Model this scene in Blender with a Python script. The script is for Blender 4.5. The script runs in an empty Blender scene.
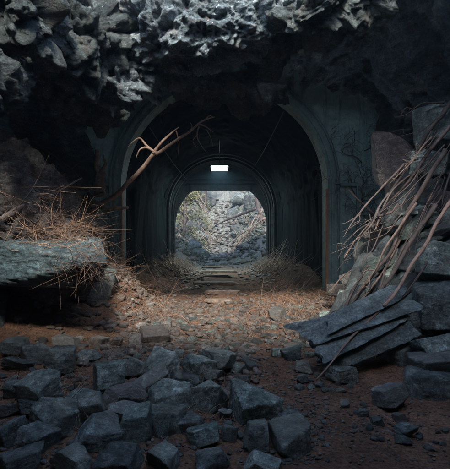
import bpy, bmesh, math, random
import numpy as np
from mathutils import Vector, Matrix, Euler, noise
random.seed(11); rng = np.random.default_rng(11)
scene = bpy.context.scene
COL = scene.collection
F, CX, CY, H = 430.0, 221.0, 236.0, 1.5
R = math.radians

def at(px, py, Y):
    return Vector(((px-CX)/F*Y, Y, H+(CY-py)/F*Y))

# ------------------------------------------------------------------ tags
def tag(o, label=None, cat=None, group=None, kind=None):
    if label: o['label'] = label
    if cat: o['category'] = cat
    if group: o['group'] = group
    if kind: o['kind'] = kind
    return o
def link(o, parent=None):
    COL.objects.link(o)
    if parent is not None: o.parent = parent
    return o
def empty(name, loc=(0,0,0)):
    o = bpy.data.objects.new(name, None); o.location = loc; o.empty_display_size = .2
    return link(o)
def mesh_obj(name, verts, faces, mat, parent=None, smooth=True, loc=(0,0,0)):
    me = bpy.data.meshes.new(name)
    if isinstance(verts, np.ndarray) and isinstance(faces, np.ndarray):
        n = faces.shape[1]
        me.vertices.add(len(verts)); me.vertices.foreach_set('co', verts.astype(np.float32).ravel())
        me.loops.add(faces.size); me.loops.foreach_set('vertex_index', faces.astype(np.int32).ravel())
        me.polygons.add(len(faces))
        me.polygons.foreach_set('loop_start', np.arange(0, faces.size, n, dtype=np.int32))
        me.update(calc_edges=True); me.validate()
    else:
        me.from_pydata([tuple(v) for v in verts], [], [tuple(f) for f in faces])
    me.polygons.foreach_set('use_smooth', [smooth]*len(me.polygons))
    me.update()
    if mat: me.materials.append(mat)
    o = bpy.data.objects.new(name, me); o.location = loc
    return link(o, parent)

# ------------------------------------------------------------------ materials
def newmat(name):
    m = bpy.data.materials.new(name); m.use_nodes = True
    nt = m.node_tree; b = nt.nodes['Principled BSDF']
    return m, nt, b
def N(nt, typ, **kw):
    n = nt.nodes.new(typ)
    for k, v in kw.items():
        if k in n.inputs: n.inputs[k].default_value = v
        else: setattr(n, k, v)
    return n
def coords(nt, rand=True, world=False):
    tc = nt.nodes.new('ShaderNodeTexCoord')
    if world:
        g = nt.nodes.new('ShaderNodeNewGeometry'); return g.outputs['Position']
    if not rand: return tc.outputs['Object']
    oi = nt.nodes.new('ShaderNodeObjectInfo')
    mu = N(nt, 'ShaderNodeMath', operation='MULTIPLY'); mu.inputs[1].default_value = 57.0
    nt.links.new(oi.outputs['Random'], mu.inputs[0])
    ad = N(nt, 'ShaderNodeVectorMath', operation='ADD')
    nt.links.new(tc.outputs['Object'], ad.inputs[0]); nt.links.new(mu.outputs[0], ad.inputs[1])
    return ad.outputs[0]
def ramp(nt, fac, stops):
    r = nt.nodes.new('ShaderNodeValToRGB'); nt.links.new(fac, r.inputs[0])
    e = r.color_ramp.elements
    while len(e) < len(stops): e.new(.5)
    for i, (p, c) in enumerate(stops):
        e[i].position = p
        e[i].color = (c, c, c, 1) if isinstance(c, (int, float)) else (*c, 1)
    return r.outputs[0]
def mixc(nt, fac, a, b, mode='MIX'):
    m = nt.nodes.new('ShaderNodeMix'); m.data_type = 'RGBA'; m.blend_type = mode
    if isinstance(fac, (int, float)): m.inputs[0].default_value = fac
    else: nt.links.new(fac, m.inputs[0])
    for i, v in ((6, a), (7, b)):
        if isinstance(v, tuple): m.inputs[i].default_value = (*v, 1)
        else: nt.links.new(v, m.inputs[i])
    return m.outputs[2]
def tex(nt, vec, scale, detail=8, rough=.6, dist=0., typ='noise', feature='F1', stretch=None):
    if stretch:
        mp = nt.nodes.new('ShaderNodeMapping'); mp.inputs['Scale'].default_value = stretch
        if len(stretch) == 3: nt.links.new(vec, mp.inputs[0]); vec = mp.outputs[0]
    if typ == 'noise':
        t = nt.nodes.new('ShaderNodeTexNoise')
        t.inputs['Scale'].default_value = scale; t.inputs['Detail'].default_value = detail
        t.inputs['Roughness'].default_value = rough; t.inputs['Distortion'].default_value = dist
        nt.links.new(vec, t.inputs['Vector']); return t.outputs['Fac']
    t = nt.nodes.new('ShaderNodeTexVoronoi'); t.feature = feature
    t.inputs['Scale'].default_value = scale; nt.links.new(vec, t.inputs['Vector'])
    return t.outputs['Distance']
def bump(nt, b, hs, prev=None):
    """hs: list of (height socket, strength, distance) chained into bumps"""
    for h, s, d in hs:
        bn = nt.nodes.new('ShaderNodeBump'); bn.inputs['Strength'].default_value = s; bn.inputs['Distance'].default_value = d
        nt.links.new(h, bn.inputs['Height'])
        if prev is not None: nt.links.new(prev, bn.inputs['Normal'])
        prev = bn.outputs[0]
    nt.links.new(prev, b.inputs['Normal'])

def rock_mat(name, dark, mid, light, warm=(.22,.13,.09), warm_amt=.35, rough=.62, scale=1., dust=.0, glints=0., world=False, bumpd=.02, crack=.5):
    if not world: rough -= .14
    m, nt, b = newmat(name)
    v = coords(nt, world=world)
    n1 = tex(nt, v, 3*scale, 10, .68, .3)
    n2 = tex(nt, v, 14*scale, 8, .7)
    n3 = tex(nt, v, 60*scale, 4, .7)
    c = ramp(nt, n1, [(.3, dark), (.5, mid), (.72, light)])
    st = tex(nt, v, 5*scale, 9, .75, .8, stretch=(1., .55, 4.5))
    c = mixc(nt, .7, c, ramp(nt, n2, [(.36, .15), (.5, .45), (.64, .9)]), 'OVERLAY')
    c = mixc(nt, .55, c, ramp(nt, st, [(.38, .18), (.52, .5), (.66, .92)]), 'OVERLAY')
    c = mixc(nt, .5, c, ramp(nt, n3, [(.38, .1), (.62, .9)]), 'OVERLAY')
    w = ramp(nt, tex(nt, v, 2.2*scale, 6, .6, 1.2), [(.55, 0.), (.7, warm_amt)])
    c = mixc(nt, w, c, warm)
    # thin cracks
    vo = tex(nt, v, 2.6*scale, typ='voronoi', feature='DISTANCE_TO_EDGE')
    warp = nt.nodes.new('ShaderNodeMath')
    ck = ramp(nt, vo, [(0.0, 1.), (.035, 0.)])
    ckm = nt.nodes.new('ShaderNodeMath'); ckm.operation = 'MULTIPLY'; nt.links.new(ck, ckm.inputs[0])
    cf = ramp(nt, tex(nt, v, 1.7*scale, 3), [(.52, 0.), (.6, crack)]); nt.links.new(cf, ckm.inputs[1])
    c = mixc(nt, ckm.outputs[0], c, tuple(x*.35 for x in dark))
    if glints:  # sparkle of the mineral painted as white dots in the colour
        sp = tex(nt, v, 17*scale, typ='voronoi')
        s1 = ramp(nt, sp, [(.10, 1.), (.17, 0.)])
        s2 = ramp(nt, tex(nt, v, 1.6*scale, 3), [(.47, 0.), (.62, glints)])
        mm = nt.nodes.new('ShaderNodeMath'); mm.operation = 'MULTIPLY'; nt.links.new(s1, mm.inputs[0]); nt.links.new(s2, mm.inputs[1])
        c = mixc(nt, mm.outputs[0], c, (1.,1.,.95))
    oi = nt.nodes.new('ShaderNodeObjectInfo')
    m7 = nt.nodes.new('ShaderNodeMath'); m7.operation = 'MULTIPLY'; m7.inputs[1].default_value = 13.7; nt.links.new(oi.outputs['Random'], m7.inputs[0])
    f7 = nt.nodes.new('ShaderNodeMath'); f7.operation = 'FRACT'; nt.links.new(m7.outputs[0], f7.inputs[0])
    bf = ramp(nt, f7.outputs[0], [(.45, 0.), (1., .5)])
    if not world: c = mixc(nt, bf, c, (.19,.165,.145))
    hs = nt.nodes.new('ShaderNodeHueSaturation'); nt.links.new(c, hs.inputs['Color'])
    mr = nt.nodes.new('ShaderNodeMapRange'); mr.inputs[3].default_value = .6; mr.inputs[4].default_value = 1.45
    nt.links.new(oi.outputs['Random'], mr.inputs[0]); nt.links.new(mr.outputs[0], hs.inputs['Value'])
    nt.links.new(hs.outputs[0], b.inputs['Base Color'])
    rr = ramp(nt, n2, [(.3, rough-.15), (.7, rough+.2)]); nt.links.new(rr, b.inputs['Roughness'])
    b.inputs['Specular IOR Level'].default_value = .4 if world else .55
    bump(nt, b, [(n1, .9, bumpd*5), (st, .9, bumpd*2.2), (n2, 1., bumpd*2.2), (n3, .9, bumpd*.6)] )
    return m

M = {}
M['rock']   = rock_mat('slate_rock', (.06,.094,.086), (.17,.228,.208), (.52,.61,.575), warm=(.26,.15,.10), warm_amt=.35, bumpd=.012, scale=1.6)
M['rockd']  = rock_mat('dark_rock', (.045,.062,.062), (.105,.136,.135), (.26,.31,.305), warm_amt=.2, bumpd=.014, scale=1.4)
M['ledge']  = rock_mat('teal_rock', (.035,.06,.068), (.075,.125,.138), (.16,.23,.245), warm_amt=.15, bumpd=.014, scale=1.2)
M['rockp']  = rock_mat('reddish_rock', (.12,.105,.10), (.22,.195,.185), (.33,.30,.285), warm=(.33,.19,.15), warm_amt=.5, bumpd=.02, scale=.9)
M['pebble'] = rock_mat('pebble_rock', (.11,.12,.115), (.22,.215,.20), (.36,.33,.30), warm=(.34,.2,.13), warm_amt=.6, bumpd=.01, scale=3)
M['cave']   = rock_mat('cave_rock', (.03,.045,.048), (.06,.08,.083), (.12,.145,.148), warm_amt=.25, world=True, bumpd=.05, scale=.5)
M['lobe']   = rock_mat('mineral_rock', (.055,.08,.09), (.155,.205,.225), (.42,.50,.53), warm=(.33,.21,.15), warm_amt=.35, world=True, bumpd=.035, scale=.9, glints=.9, rough=.5)
M['lobed']  = rock_mat('dark_mineral_rock', (.035,.052,.053), (.085,.115,.115), (.20,.245,.24), warm=(.3,.17,.11), warm_amt=.25, world=True, bumpd=.04, scale=.8, glints=.35, rough=.5)  # darker tone of the roof rock
M['ravine'] = rock_mat('ravine_rock', (.05,.065,.066), (.15,.175,.17), (.36,.39,.37), warm=(.17,.16,.09), warm_amt=.5, world=True, bumpd=.06, scale=.6)  # paler base colour stands in for mist beyond the tunnel

M['slope']  = rock_mat('earthy_rock', (.07,.065,.062), (.15,.145,.14), (.27,.26,.25), warm=(.24,.15,.10), warm_amt=.5, world=True, bumpd=.03, scale=1.1)
def slab_mat():
    m, nt, b = newmat('layered_slate')
    v = coords(nt)
    g = tex(nt, v, 3.2, 12, .75, .6, stretch=(1.6, 6., 5.))
    g2 = tex(nt, v, 9, 8, .7, .1, stretch=(1.2, 10., 6.))
    n = tex(nt, v, 5, 8, .65)
    c = ramp(nt, g, [(.3, (.06,.085,.09)), (.5, (.13,.175,.18)), (.7, (.24,.29,.29))])
    c = mixc(nt, .6, c, ramp(nt, n, [(.36, .15), (.64, .85)]), 'OVERLAY')
    n4 = tex(nt, v, 40, 8, .75)
    c = mixc(nt, .5, c, ramp(nt, n4, [(.38, .1), (.62, .9)]), 'OVERLAY')
    nt.links.new(c, b.inputs['Base Color']); b.inputs['Roughness'].default_value = .7
    bump(nt, b, [(g, .9, .03), (g2, .8, .012), (n, .5, .01)])
    return m
M['slab'] = slab_mat()

def dirt_mat():
    m, nt, b = newmat('red_dirt')
    v = coords(nt, world=True)
    n1 = tex(nt, v, .9, 8, .65, .4); n2 = tex(nt, v, 7, 10, .7); n3 = tex(nt, v, 45, 6, .75)
    vo = tex(nt, v, 26, typ='voronoi')
    c = ramp(nt, n1, [(.32, (.115,.07,.05)), (.5, (.20,.115,.075)), (.68, (.30,.18,.12))])
    c = mixc(nt, .55, c, ramp(nt, n2, [(.3, .2), (.7, .85)]), 'OVERLAY')
    c = mixc(nt, .7, c, ramp(nt, n3, [(.36, .1), (.64, .92)]), 'OVERLAY')
    # beyond the tunnel the soil is grey green scree
    sx = nt.nodes.new('ShaderNodeSeparateXYZ'); nt.links.new(v, sx.inputs[0])
    mr = nt.nodes.new('ShaderNodeMapRange'); mr.inputs[1].default_value = 19; mr.inputs[2].default_value = 27; nt.links.new(sx.outputs[1], mr.inputs[0])
    c2 = ramp(nt, n2, [(.3, (.06,.07,.065)), (.7, (.28,.29,.26))])
    c = mixc(nt, mr.outputs[0], c, c2)
    nt.links.new(c, b.inputs['Base Color']); b.inputs['Roughness'].default_value = .85
    b.inputs['Specular IOR Level'].default_value = .25
    n5 = tex(nt, v, 120, 5, .8)
    bump(nt, b, [(n1, .6, .1), (n2, 1., .06), (n3, 1., .03), (vo, .6, .015), (n5, .8, .006)])
    return m
M['dirt'] = dirt_mat()

def wood_mat(name, a, bb, c3):
    m, nt, b = newmat(name); v = coords(nt)
    g = tex(nt, v, 6, 9, .7, .4); g2 = tex(nt, v, 40, 6, .7)
    c = ramp(nt, g, [(.3, a), (.5, bb), (.7, c3)])
    c = mixc(nt, .4, c, ramp(nt, g2, [(.35, .2), (.65, .8)]), 'OVERLAY')
    nt.links.new(c, b.inputs['Base Color']); b.inputs['Roughness'].default_value = .8
    bump(nt, b, [(g, .8, .02), (g2, .8, .006)])
    return m
M['bark']  = wood_mat('dead_bark', (.08,.06,.05), (.17,.125,.105), (.30,.22,.18))
M['barkp'] = wood_mat('pale_bark', (.16,.11,.085), (.29,.20,.155), (.42,.31,.25))
M['barkd'] = wood_mat('dark_bark', (.035,.03,.03), (.075,.06,.055), (.14,.11,.10))
M['bleached'] = wood_mat('bleached_bark', (.22,.16,.14), (.40,.31,.27), (.55,.46,.42))
M['sleeper'] = wood_mat('weathered_timber', (.09,.07,.058), (.19,.15,.12), (.34,.28,.23))

def flat_mat(name, col, var=.35, rough=.8, scale=8, rand=True):
    m, nt, b = newmat(name); v = coords(nt, rand=rand)
    n = tex(nt, v, scale, 6, .7)
    c = mixc(nt, n, tuple(x*(1-var) for x in col), tuple(min(1, x*(1+var)) for x in col))
    nt.links.new(c, b.inputs['Base Color']); b.inputs['Roughness'].default_value = rough
    bump(nt, b, [(n, .3, .01)])
    return m
M['straw']  = flat_mat('dry_straw', (.27,.165,.10), .7, .8, 5)
M['strawd'] = flat_mat('dull_straw', (.19,.125,.09), .55, .8, 3)
M['leaf']   = flat_mat('yellow_green_leaf', (.12,.12,.055), .6, .6, 1.5)
M['leafb']  = flat_mat('green_leaf', (.07,.09,.06), .5, .6, 1.5)

def concrete_mat(name, a, bb, stain, rust_tone=.0, scale=1.):
    m, nt, b = newmat(name); v = coords(nt, world=True)
    n1 = tex(nt, v, 1.1*scale, 9, .65, .6); n2 = tex(nt, v, 9*scale, 8, .7); n3 = tex(nt, v, 50*scale, 4, .7)
    c = ramp(nt, n1, [(.3, a), (.65, bb)])
    c = mixc(nt, .45, c, ramp(nt, n2, [(.3, .25), (.7, .8)]), 'OVERLAY')
    st = tex(nt, v, 2.2, 7, .7, .4, stretch=(3., 3., .35))
    c = mixc(nt, ramp(nt, st, [(.52, 0.), (.68, .75)]), c, stain)
    if rust_tone: c = mixc(nt, ramp(nt, tex(nt, v, 5, 8, .75, .5), [(.45, 0.), (.62, rust_tone)]), c, (.24,.09,.035))
    nt.links.new(c, b.inputs['Base Color']); b.inputs['Roughness'].default_value = .7 if name != 'darkened_lining' else 1.
    b.inputs['Specular IOR Level'].default_value = .4 if name != 'darkened_lining' else .03
    if name == 'old_steel': b.inputs['Specular IOR Level'].default_value = .12
    bump(nt, b, [(n1, .4, .05), (n2, .8, .015), (n3, .5, .004)])
    return m
M['conc'] = concrete_mat('teal_painted_concrete', (.16,.28,.29), (.32,.50,.51), (.06,.10,.10))
M['frame'] = concrete_mat('painted_steel', (.10,.19,.20), (.21,.35,.36), (.05,.08,.08), rust_tone=.1, scale=2)
M['rust_tone'] = concrete_mat('orange_edge', (.22,.12,.075), (.36,.20,.12), (.07,.08,.08), scale=3)  # orange-brown tone for the inner edge of the frame legs
M['lining'] = concrete_mat('darkened_lining', (.005,.006,.007), (.010,.013,.014), (.004,.004,.004))  # the vault's shade is put into a near-black base colour
M['steel'] = concrete_mat('old_steel', (.016,.021,.023), (.036,.045,.048), (.012,.012,.012), rust_tone=.08, scale=2)

def emis(name, col, s):
    m, nt, b = newmat(name)
    b.inputs['Base Color'].default_value = (.8,.8,.8,1)
    b.inputs['Emission Color'].default_value = (*col, 1); b.inputs['Emission Strength'].default_value = s
    return m
M['lamp'] = emis('lit_diffuser', (.86,1.,.98), 5.)

# ------------------------------------------------------------------ mesh makers
_ico = {}
def ico(n):
    if n not in _ico:
        bm = bmesh.new(); bmesh.ops.create_icosphere(bm, subdivisions=n, radius=1)
        v = np.array([x.co[:] for x in bm.verts]); f = np.array([[a.index for a in x.verts] for x in bm.faces])
        bm.free(); _ico[n] = (v, f)
    return _ico[n]
def block_shape(seed, n=4, boxy=.8, cuts=5, sharp=26., rough=.05, fine=.02, slab=1.):
    """angular rock of about unit half size: a rounded-off random polyhedron with noise"""
    r = np.random.default_rng(seed)
    v, f = ico(n)
    pl = []
    for ax in range(3):
        for s in (-1, 1):
            d = np.zeros(3); d[ax] = s; d += r.normal(0, .17, 3); d /= np.linalg.norm(d); pl.append((d, r.uniform(.72, .95)*boxy))
    for _ in range(cuts):
        d = r.normal(0, 1, 3); d /= np.linalg.norm(d); pl.append((d, r.uniform(.72, 1.0)))
    nm = np.array([p[0] for p in pl]); dd = np.array([p[1] for p in pl])
    dots = v @ nm.T
    inv = np.maximum(dots/dd, 1e-3)                     # 1/r for each plane
    k = sharp
    rinv = np.log(np.exp(k*inv).sum(1))/k
    p = v/rinv[:, None]
    off = Vector(r.uniform(-50, 50, 3))
    out = np.empty_like(p)
    for i in range(len(p)):
        q = Vector(p[i])
        a = noise.fractal(q*1.6+off, .8, 2.1, 4)*rough + noise.fractal(q*7+off, .7, 2.1, 3)*fine
        # chipped ledges
        c = noise.noise(q*2.7+off*.5); a -= rough*1.1*max(0, c-.18)
        out[i] = p[i]*(1+a)
    out[:, 2] *= slab
    # normalise to a unit box
    lo, hi = out.min(0), out.max(0)
    out = (out-(lo+hi)/2)/((hi-lo)/2)
    return out, f
def rock(name, loc, size, rot=(0,0,0), seed=0, mat='rock', n=5, label=None, cat='rock', group=None, **kw):
    v, f = block_shape(seed, n=n, **kw)
    v = v*(np.array(size)/2)
    o = mesh_obj(name, v, f, M[mat]); o.location = loc; o.rotation_euler = rot
    return tag(o, label, cat, group)

def mass(name, loc, radii, rot=(0,0,0), seed=0, mat='cave', n=6, amp=.35, freq=.6, scallop=.25, sfreq=1.6, ridge=.2, parent=None):
    """big weathered rock body: ellipsoid displaced with warped noise and hollowed scallops"""
    v, f = ico(n); off = Vector(np.random.default_rng(seed).uniform(-80, 80, 3))
    rr = np.array(radii); p = v*rr
    out = np.empty_like(p)
    for i in range(len(p)):
        q = Vector(p[i]); d = Vector(v[i]/rr).normalized()
        w = noise.noise_vector(q*freq*1.3+off)*.35
        s = noise.fractal((q+w)*freq+off, .75, 2.2, 6)*amp
        rd = 1-abs(noise.noise((q+w)*freq*2.2-off)); s += (rd-.75)*ridge
        vd = noise.voronoi((q+w)*sfreq+off)[0]
        s -= scallop*.55*max(0., .55-vd[0])
        for fq, am in ((1.7, .50), (4.3, .17)):             # fractured plates with crevices between them
            pv = noise.voronoi((q+w*.6)*fq+off*.7)
            e = pv[0][1]-pv[0][0]
            s -= am*max(0., .16-e); s += am*.35*(noise.cell(pv[1][0]*3.1)-.5)*min(1., e*5)
        s += noise.fractal(q*6+off, .7, 2.2, 5)*.05
        s -= .07*max(0., .5-noise.voronoi(q*sfreq*3.1+off)[0][0])
        out[i] = (q+d*s)[:]
    o = mesh_obj(name, out, f, M[mat], parent); o.location = loc; o.rotation_euler = rot
    return o

def tube_data(pts, rads, sides=8, seed=0, gnarl=.25, sub=6):
    """smooth knotted tube through the points"""
    P = [Vector(p) for p in pts]; n = len(P)
    path, rad = [], []
    for i in range(n-1):
        p0, p1, p2, p3 = P[max(i-1,0)], P[i], P[i+1], P[min(i+2,n-1)]
        for k in range(sub):
            t = k/sub
            q = .5*((2*p1)+(-p0+p2)*t+(2*p0-5*p1+4*p2-p3)*t*t+(-p0+3*p1-3*p2+p3)*t**3)
            path.append(q); rad.append(rads[i]*(1-t)+rads[i+1]*t)
    path.append(P[-1]); rad.append(rads[-1])
    off = Vector((seed*3.1, seed*1.7, seed))
    vs, fs = [], []
    up = Vector((.13,.21,1)).normalized()
    for i, q in enumerate(path):
        d = (path[min(i+1,len(path)-1)]-path[max(i-1,0)])
        if d.length < 1e-6: d = Vector((0,0,1))
        d.normalize()
        a = d.cross(up)
        if a.length < .05: a = d.cross(Vector((1,0,0)))
        a.normalize(); b = d.cross(a)
        wob = noise.noise_vector(q*3.+off)*rad[i]*.8*(gnarl>0)
        for k in range(sides):
            th = 2*math.pi*k/sides
            e = a*math.cos(th)+b*math.sin(th)
            g = 1+gnarl*noise.noise((q+e*rad[i])*14+off)*1.5+gnarl*.6*math.sin(th*3+seed)
            vs.append(q+wob+e*rad[i]*g)
    for i in range(len(path)-1):
        for k in range(sides):
            fs.append((i*sides+k, i*sides+(k+1)%sides, (i+1)*sides+(k+1)%sides, (i+1)*sides+k))
    fs.append(tuple(range(sides))[::-1]); fs.append(tuple((len(path)-1)*sides+k for k in range(sides)))
    return vs, fs
class MB:
    def __init__(s): s.v, s.f = [], []
    def add(s, vf):
        n = len(s.v); s.v += list(vf[0]); s.f += [tuple(i+n for i in q) for q in vf[1]]; return s
    def box(s, lo, hi, jit=0):
        x0,y0,z0 = lo; x1,y1,z1 = hi
        vs = [(x0,y0,z0),(x1,y0,z0),(x1,y1,z0),(x0,y1,z0),(x0,y0,z1),(x1,y0,z1),(x1,y1,z1),(x0,y1,z1)]
        return s.add((vs, [(3,2,1,0),(4,5,6,7),(0,1,5,4),(1,2,6,5),(2,3,7,6),(3,0,4,7)]))
    def build(s, name, mat, parent=None, smooth=True):
        return mesh_obj(name, s.v, s.f, M[mat], parent, smooth)

# ------------------------------------------------------------------ ground
TC, TR, TSPR, PY, FY = .09, 2.72, 2.86, 11.5, 25.0      # tunnel centre, half width, spring height, near and far portal
def sm(a, b, x):
    t = min(1., max(0., (x-a)/(b-a))); return t*t*(3-2*t)
def gz(x, y):
    p = Vector((x, y, 0))
    z = noise.fractal(p*.5, .8, 2.1, 3)*.07 + noise.fractal(p*2.3, .8, 2.1, 5)*.035
    if y < FY+1.5:
        near = 1-sm(9.5, 12.5, y)
        # rubble rising to the right in front of the portal, bank on the left
        z += near*(sm(1.5+1.2*sm(7.5, 10., y), 4.2+.6*sm(7.5, 10., y), x)*1.3*sm(4.0, 6.5, y) + sm(2.4, 5., x)*.5)
        z += near*(sm(2.3, 4.4, -x)*1.0*sm(5.6, 8.5, y))
        z += near*.12*sm(3, 4.4, y)*(1-sm(4.4,6.5,y))*sm(-.2,.6,-x)*0
        z += .75*math.exp(-((x+2.15)/.62)**2-((y-8.6)/1.3)**2)+.5*math.exp(-((x+3.0)/.8)**2-((y-9.3)/1.3)**2)
        # inside the tunnel the debris banks up against both walls
        ins = sm(11.6, 15.5, y)
        z += ins*(sm(.9, 2.9, abs(x-TC))*.62*(.8+.5*noise.noise(p*.7)))
        z -= .28*sm(10, 24, y)*(1-sm(26, 34, y))
        z += .5*math.exp(-((x+3.1)/.9)**2-((y-7.2)/.7)**2)
    if y > FY-1:
        o = sm(FY-1, FY+5, y)
        ax = abs(x-.1*math.sin(y*.35)*1.)
        slope = max(0, ax-1.0)*(.85 if x > 0 else .7)
        slope = min(slope, 22+0*ax)
        z += o*(slope + noise.fractal(p*.45, .8, 2.1, 5)*.5*min(1, ax) + noise.fractal(p*1.7, .8, 2.1, 4)*.18)
        z += sm(30, 75, y)*17 + .018*max(0, y-27)
    far = max(abs(x)-40, -y-30, 0)
    return z
def axis(a, b, lo, hi, d, grow=1.18):
    c = list(np.arange(lo, hi+1e-6, d))
    s = d; x = hi
    while x < b: s *= grow; x += s; c.append(min(x, b))
    s = d; x = lo; pre = []
    while x > a: s *= grow; x -= s; pre.append(max(x, a))
    return pre[::-1]+c
xs = axis(-400, 400, -4.2, 4.2, .045, 1.13); ys = axis(-400, 500, 2.2, 13., .045, 1.045)
gv = np.array([(x, y, gz(x, y)) for y in ys for x in xs])
nx = len(xs); I = np.arange(len(ys)*nx).reshape(len(ys), nx)
gf = np.stack([I[:-1,:-1].ravel(), I[:-1,1:].ravel(), I[1:,1:].ravel(), I[1:,:-1].ravel()], 1)
tag(mesh_obj('ground', gv, gf, M['dirt']), kind='structure')

# ------------------------------------------------------------------ the cave shell (left wall, roof, right wall in one rock body)
def shell():
    nu, nv = 320, 360
    Y0, Y1 = -7.5, 12.3
    V = np.empty((nv, nu, 3)); keep = np.ones((nv, nu), bool)
    for j in range(nv):
        y = Y0+(Y1-Y0)*j/(nv-1)
        close = math.sqrt(min(1., max(0.0005, (y-Y0)/4.)))       # unseen rear wall, closed to block light from behind
        wl = (6.2-2.0*sm(2, 11, y))*close; wr = (6.4-1.4*sm(2, 11, y))*close
        top = (6.7-.2*sm(0, 10, y))*close
        for i in range(nu):
            th = math.pi*i/(nu-1)                       # 0 = right floor, pi = left floor
            c, s = math.cos(th), math.sin(th)
            c = math.copysign(abs(c)**.75, c); s = s**.8
            x = c*(wr if c > 0 else wl); z = s*top-.3
            q = Vector((x, y, z))
            d = Vector((-c, 0, -s)).normalized()
            w = noise.noise_vector(q*.5)*.8
            a = noise.fractal((q+w)*.42+Vector((5,3,9)), .8, 2.2, 7)*1.05
            a += (1-abs(noise.noise((q+w)*.9)))*.55-.3
            a -= .5*max(0., .5-noise.voronoi((q+w)*.9)[0][0])
            V[j, i] = (q+d*max(a, -1.2)*(.35+.65*min(1, s*1.6))*close)[:]
            # unseen roof opening, shaped to let sun and sky onto the foreground
            e = noise.noise(q*.9)*.45+noise.noise(q*2.7)*.15
            hx, hy = (x-HOLE[0])/HOLE[2], (y-HOLE[1])/HOLE[3]
            if z > 3.4 and (abs(hx)**3+abs(hy)**3)**(1/3)+e*.25 < 1: keep[j, i] = False
    I = np.arange(nu*nv).reshape(nv, nu)
    k = (keep[:-1,:-1]&keep[:-1,1:]&keep[1:,1:]&keep[1:,:-1]).ravel()
    f = np.stack([I[:-1,:-1].ravel(), I[:-1,1:].ravel(), I[1:,1:].ravel(), I[1:,:-1].ravel()], 1)[k]
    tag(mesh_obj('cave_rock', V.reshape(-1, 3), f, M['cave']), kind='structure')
HOLE = (.0, 3.0, 3.2, 3.4)      # centre x, y and half widths of the added light opening
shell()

# ------------------------------------------------------------------ tunnel
def arch_path(hw, spr, zb, n=40, top=None):
    """points (x,z,nx,nz) from the left foot over the arch to the right foot"""
    out = [(-hw, zb, -1, 0), (-hw, (zb+spr)/2, -1, 0)]
    for i in range(n+1):
        a = math.pi-math.pi*i/n
        x, z = hw*math.cos(a), spr+hw*math.sin(a)
        out.append((x, z, math.cos(a), math.sin(a)))
    out += [(hw, (zb+spr)/2, 1, 0), (hw, zb, 1, 0)]
    return out
def sweep(prof, hw, spr, zb, y, cx=TC, n=40):
    """prof: closed list of (offset outward, y) points swept along the arch"""
    path = arch_path(hw, spr, zb, n); k = len(prof); vs, fs = [], []
    for (x, z, nx_, nz) in path:
        for o, yy in prof: vs.append((cx+x+nx_*o, y+yy, z+nz*o))
    for i in range(len(path)-1):
        for j in range(k): fs.append((i*k+j, i*k+(j+1)%k, (i+1)*k+(j+1)%k, (i+1)*k+j))
    return vs, fs
tun = empty('tunnel', (0, 0, 0))
tag(tun, 'arched tunnel portal of teal concrete with orange-edged frame and dark ribbed vault behind', 'tunnel')
# portal wall: each side one panel with the arch cut out of it, 0.45 m thick
def portal_wall(side):
    n = 40; vs, fs = [], []
    hw = TR+.36
    inner = []
    for i in range(n+1):
        a = math.pi/2*(i/n)
        inner.append((TC+side*hw*math.cos(a), TSPR+hw*math.sin(a)))
    inner = [(TC+side*hw, -.6)]+[(TC+side*hw, -.6+(TSPR+.6)*k/6) for k in range(1, 6)]+inner
    m = len(inner)
    xo = TC+side*7.5
    outer = []
    for i, (x, z) in enumerate(inner):
        t = i/(m-1)
        if z <= TSPR: outer.append((xo, z))
        else:
            a = math.atan2(z-TSPR, abs(x-TC)); c, s = math.cos(a), math.sin(a)
            k = min(7.41/max(c, 1e-4), 6.2/max(s, 1e-4)); outer.append((TC+side*c*k, TSPR+s*k))
    L = 26
    for y in (PY, PY+.45):
        for l in range(L+1):
            for (a, b) in zip(inner, outer):
                t = l/L
                x, z = a[0]*(1-t)+b[0]*t, a[1]*(1-t)+b[1]*t
                dy = noise.fractal(Vector((x, z, 3))*.9, .8, 2, 5)*.05 if y == PY and l else 0
                vs.append((x, y+dy, z))
    W = m
    def idx(fr, l, i): return fr*(L+1)*W+l*W+i
    for l in range(L):
        for i in range(W-1):
            q = (idx(0,l,i), idx(0,l,i+1), idx(0,l+1,i+1), idx(0,l+1,i)); fs.append(q if side < 0 else q[::-1])
            q = (idx(1,l,i), idx(1,l,i+1), idx(1,l+1,i+1), idx(1,l+1,i)); fs.append(q[::-1] if side < 0 else q)
    for i in range(W-1): fs.append((idx(0,0,i), idx(0,0,i+1), idx(1,0,i+1), idx(1,0,i)))
    o = mesh_obj('portal_wall', vs, fs, M['conc'], tun)
    return o
portal_wall(-1); portal_wall(1)
# frame ring: stepped steel surround, and its orange inner edge
prof = [(.02,-.10),(.02,.5),(.37,.5),(.37,-.02),(.34,-.05),(.31,-.05),(.29,-.012),(.235,-.012),(.215,-.09),(.13,-.09),(.115,-.05),(.05,-.05),(.04,-.10)]
mb = MB().add(sweep(prof, TR, TSPR, -.5, PY, n=64)); fr = mb.build('arch_frame', 'frame', tun, smooth=False)
for s in (-1, 1):
    x0, x1 = sorted((TC+s*(TR-.02), TC+s*(TR+.03)))
    MB().box((x0, PY-.125, -.5), (x1, PY+.05, 2.75)).build('edge_strip', 'rust_tone', fr, smooth=False)
for s in (-1, 1):   # horizontal ledge strips at the spring line
    x0, x1 = sorted((TC+s*(TR+.363), TC+s*(TR+.80)))
    MB().box((x0, PY-.09, TSPR-.03), (x1, PY+.1, TSPR+.05)).build('ledge_strip', 'frame', tun, smooth=False)
    x0, x1 = sorted((TC+s*(TR+.80), TC+s*(TR+.86)))
    MB().box((x0, PY-.06, -.4), (x1, PY+.1, TSPR+.05)).build('upright_strip', 'frame', tun, smooth=False)
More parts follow.
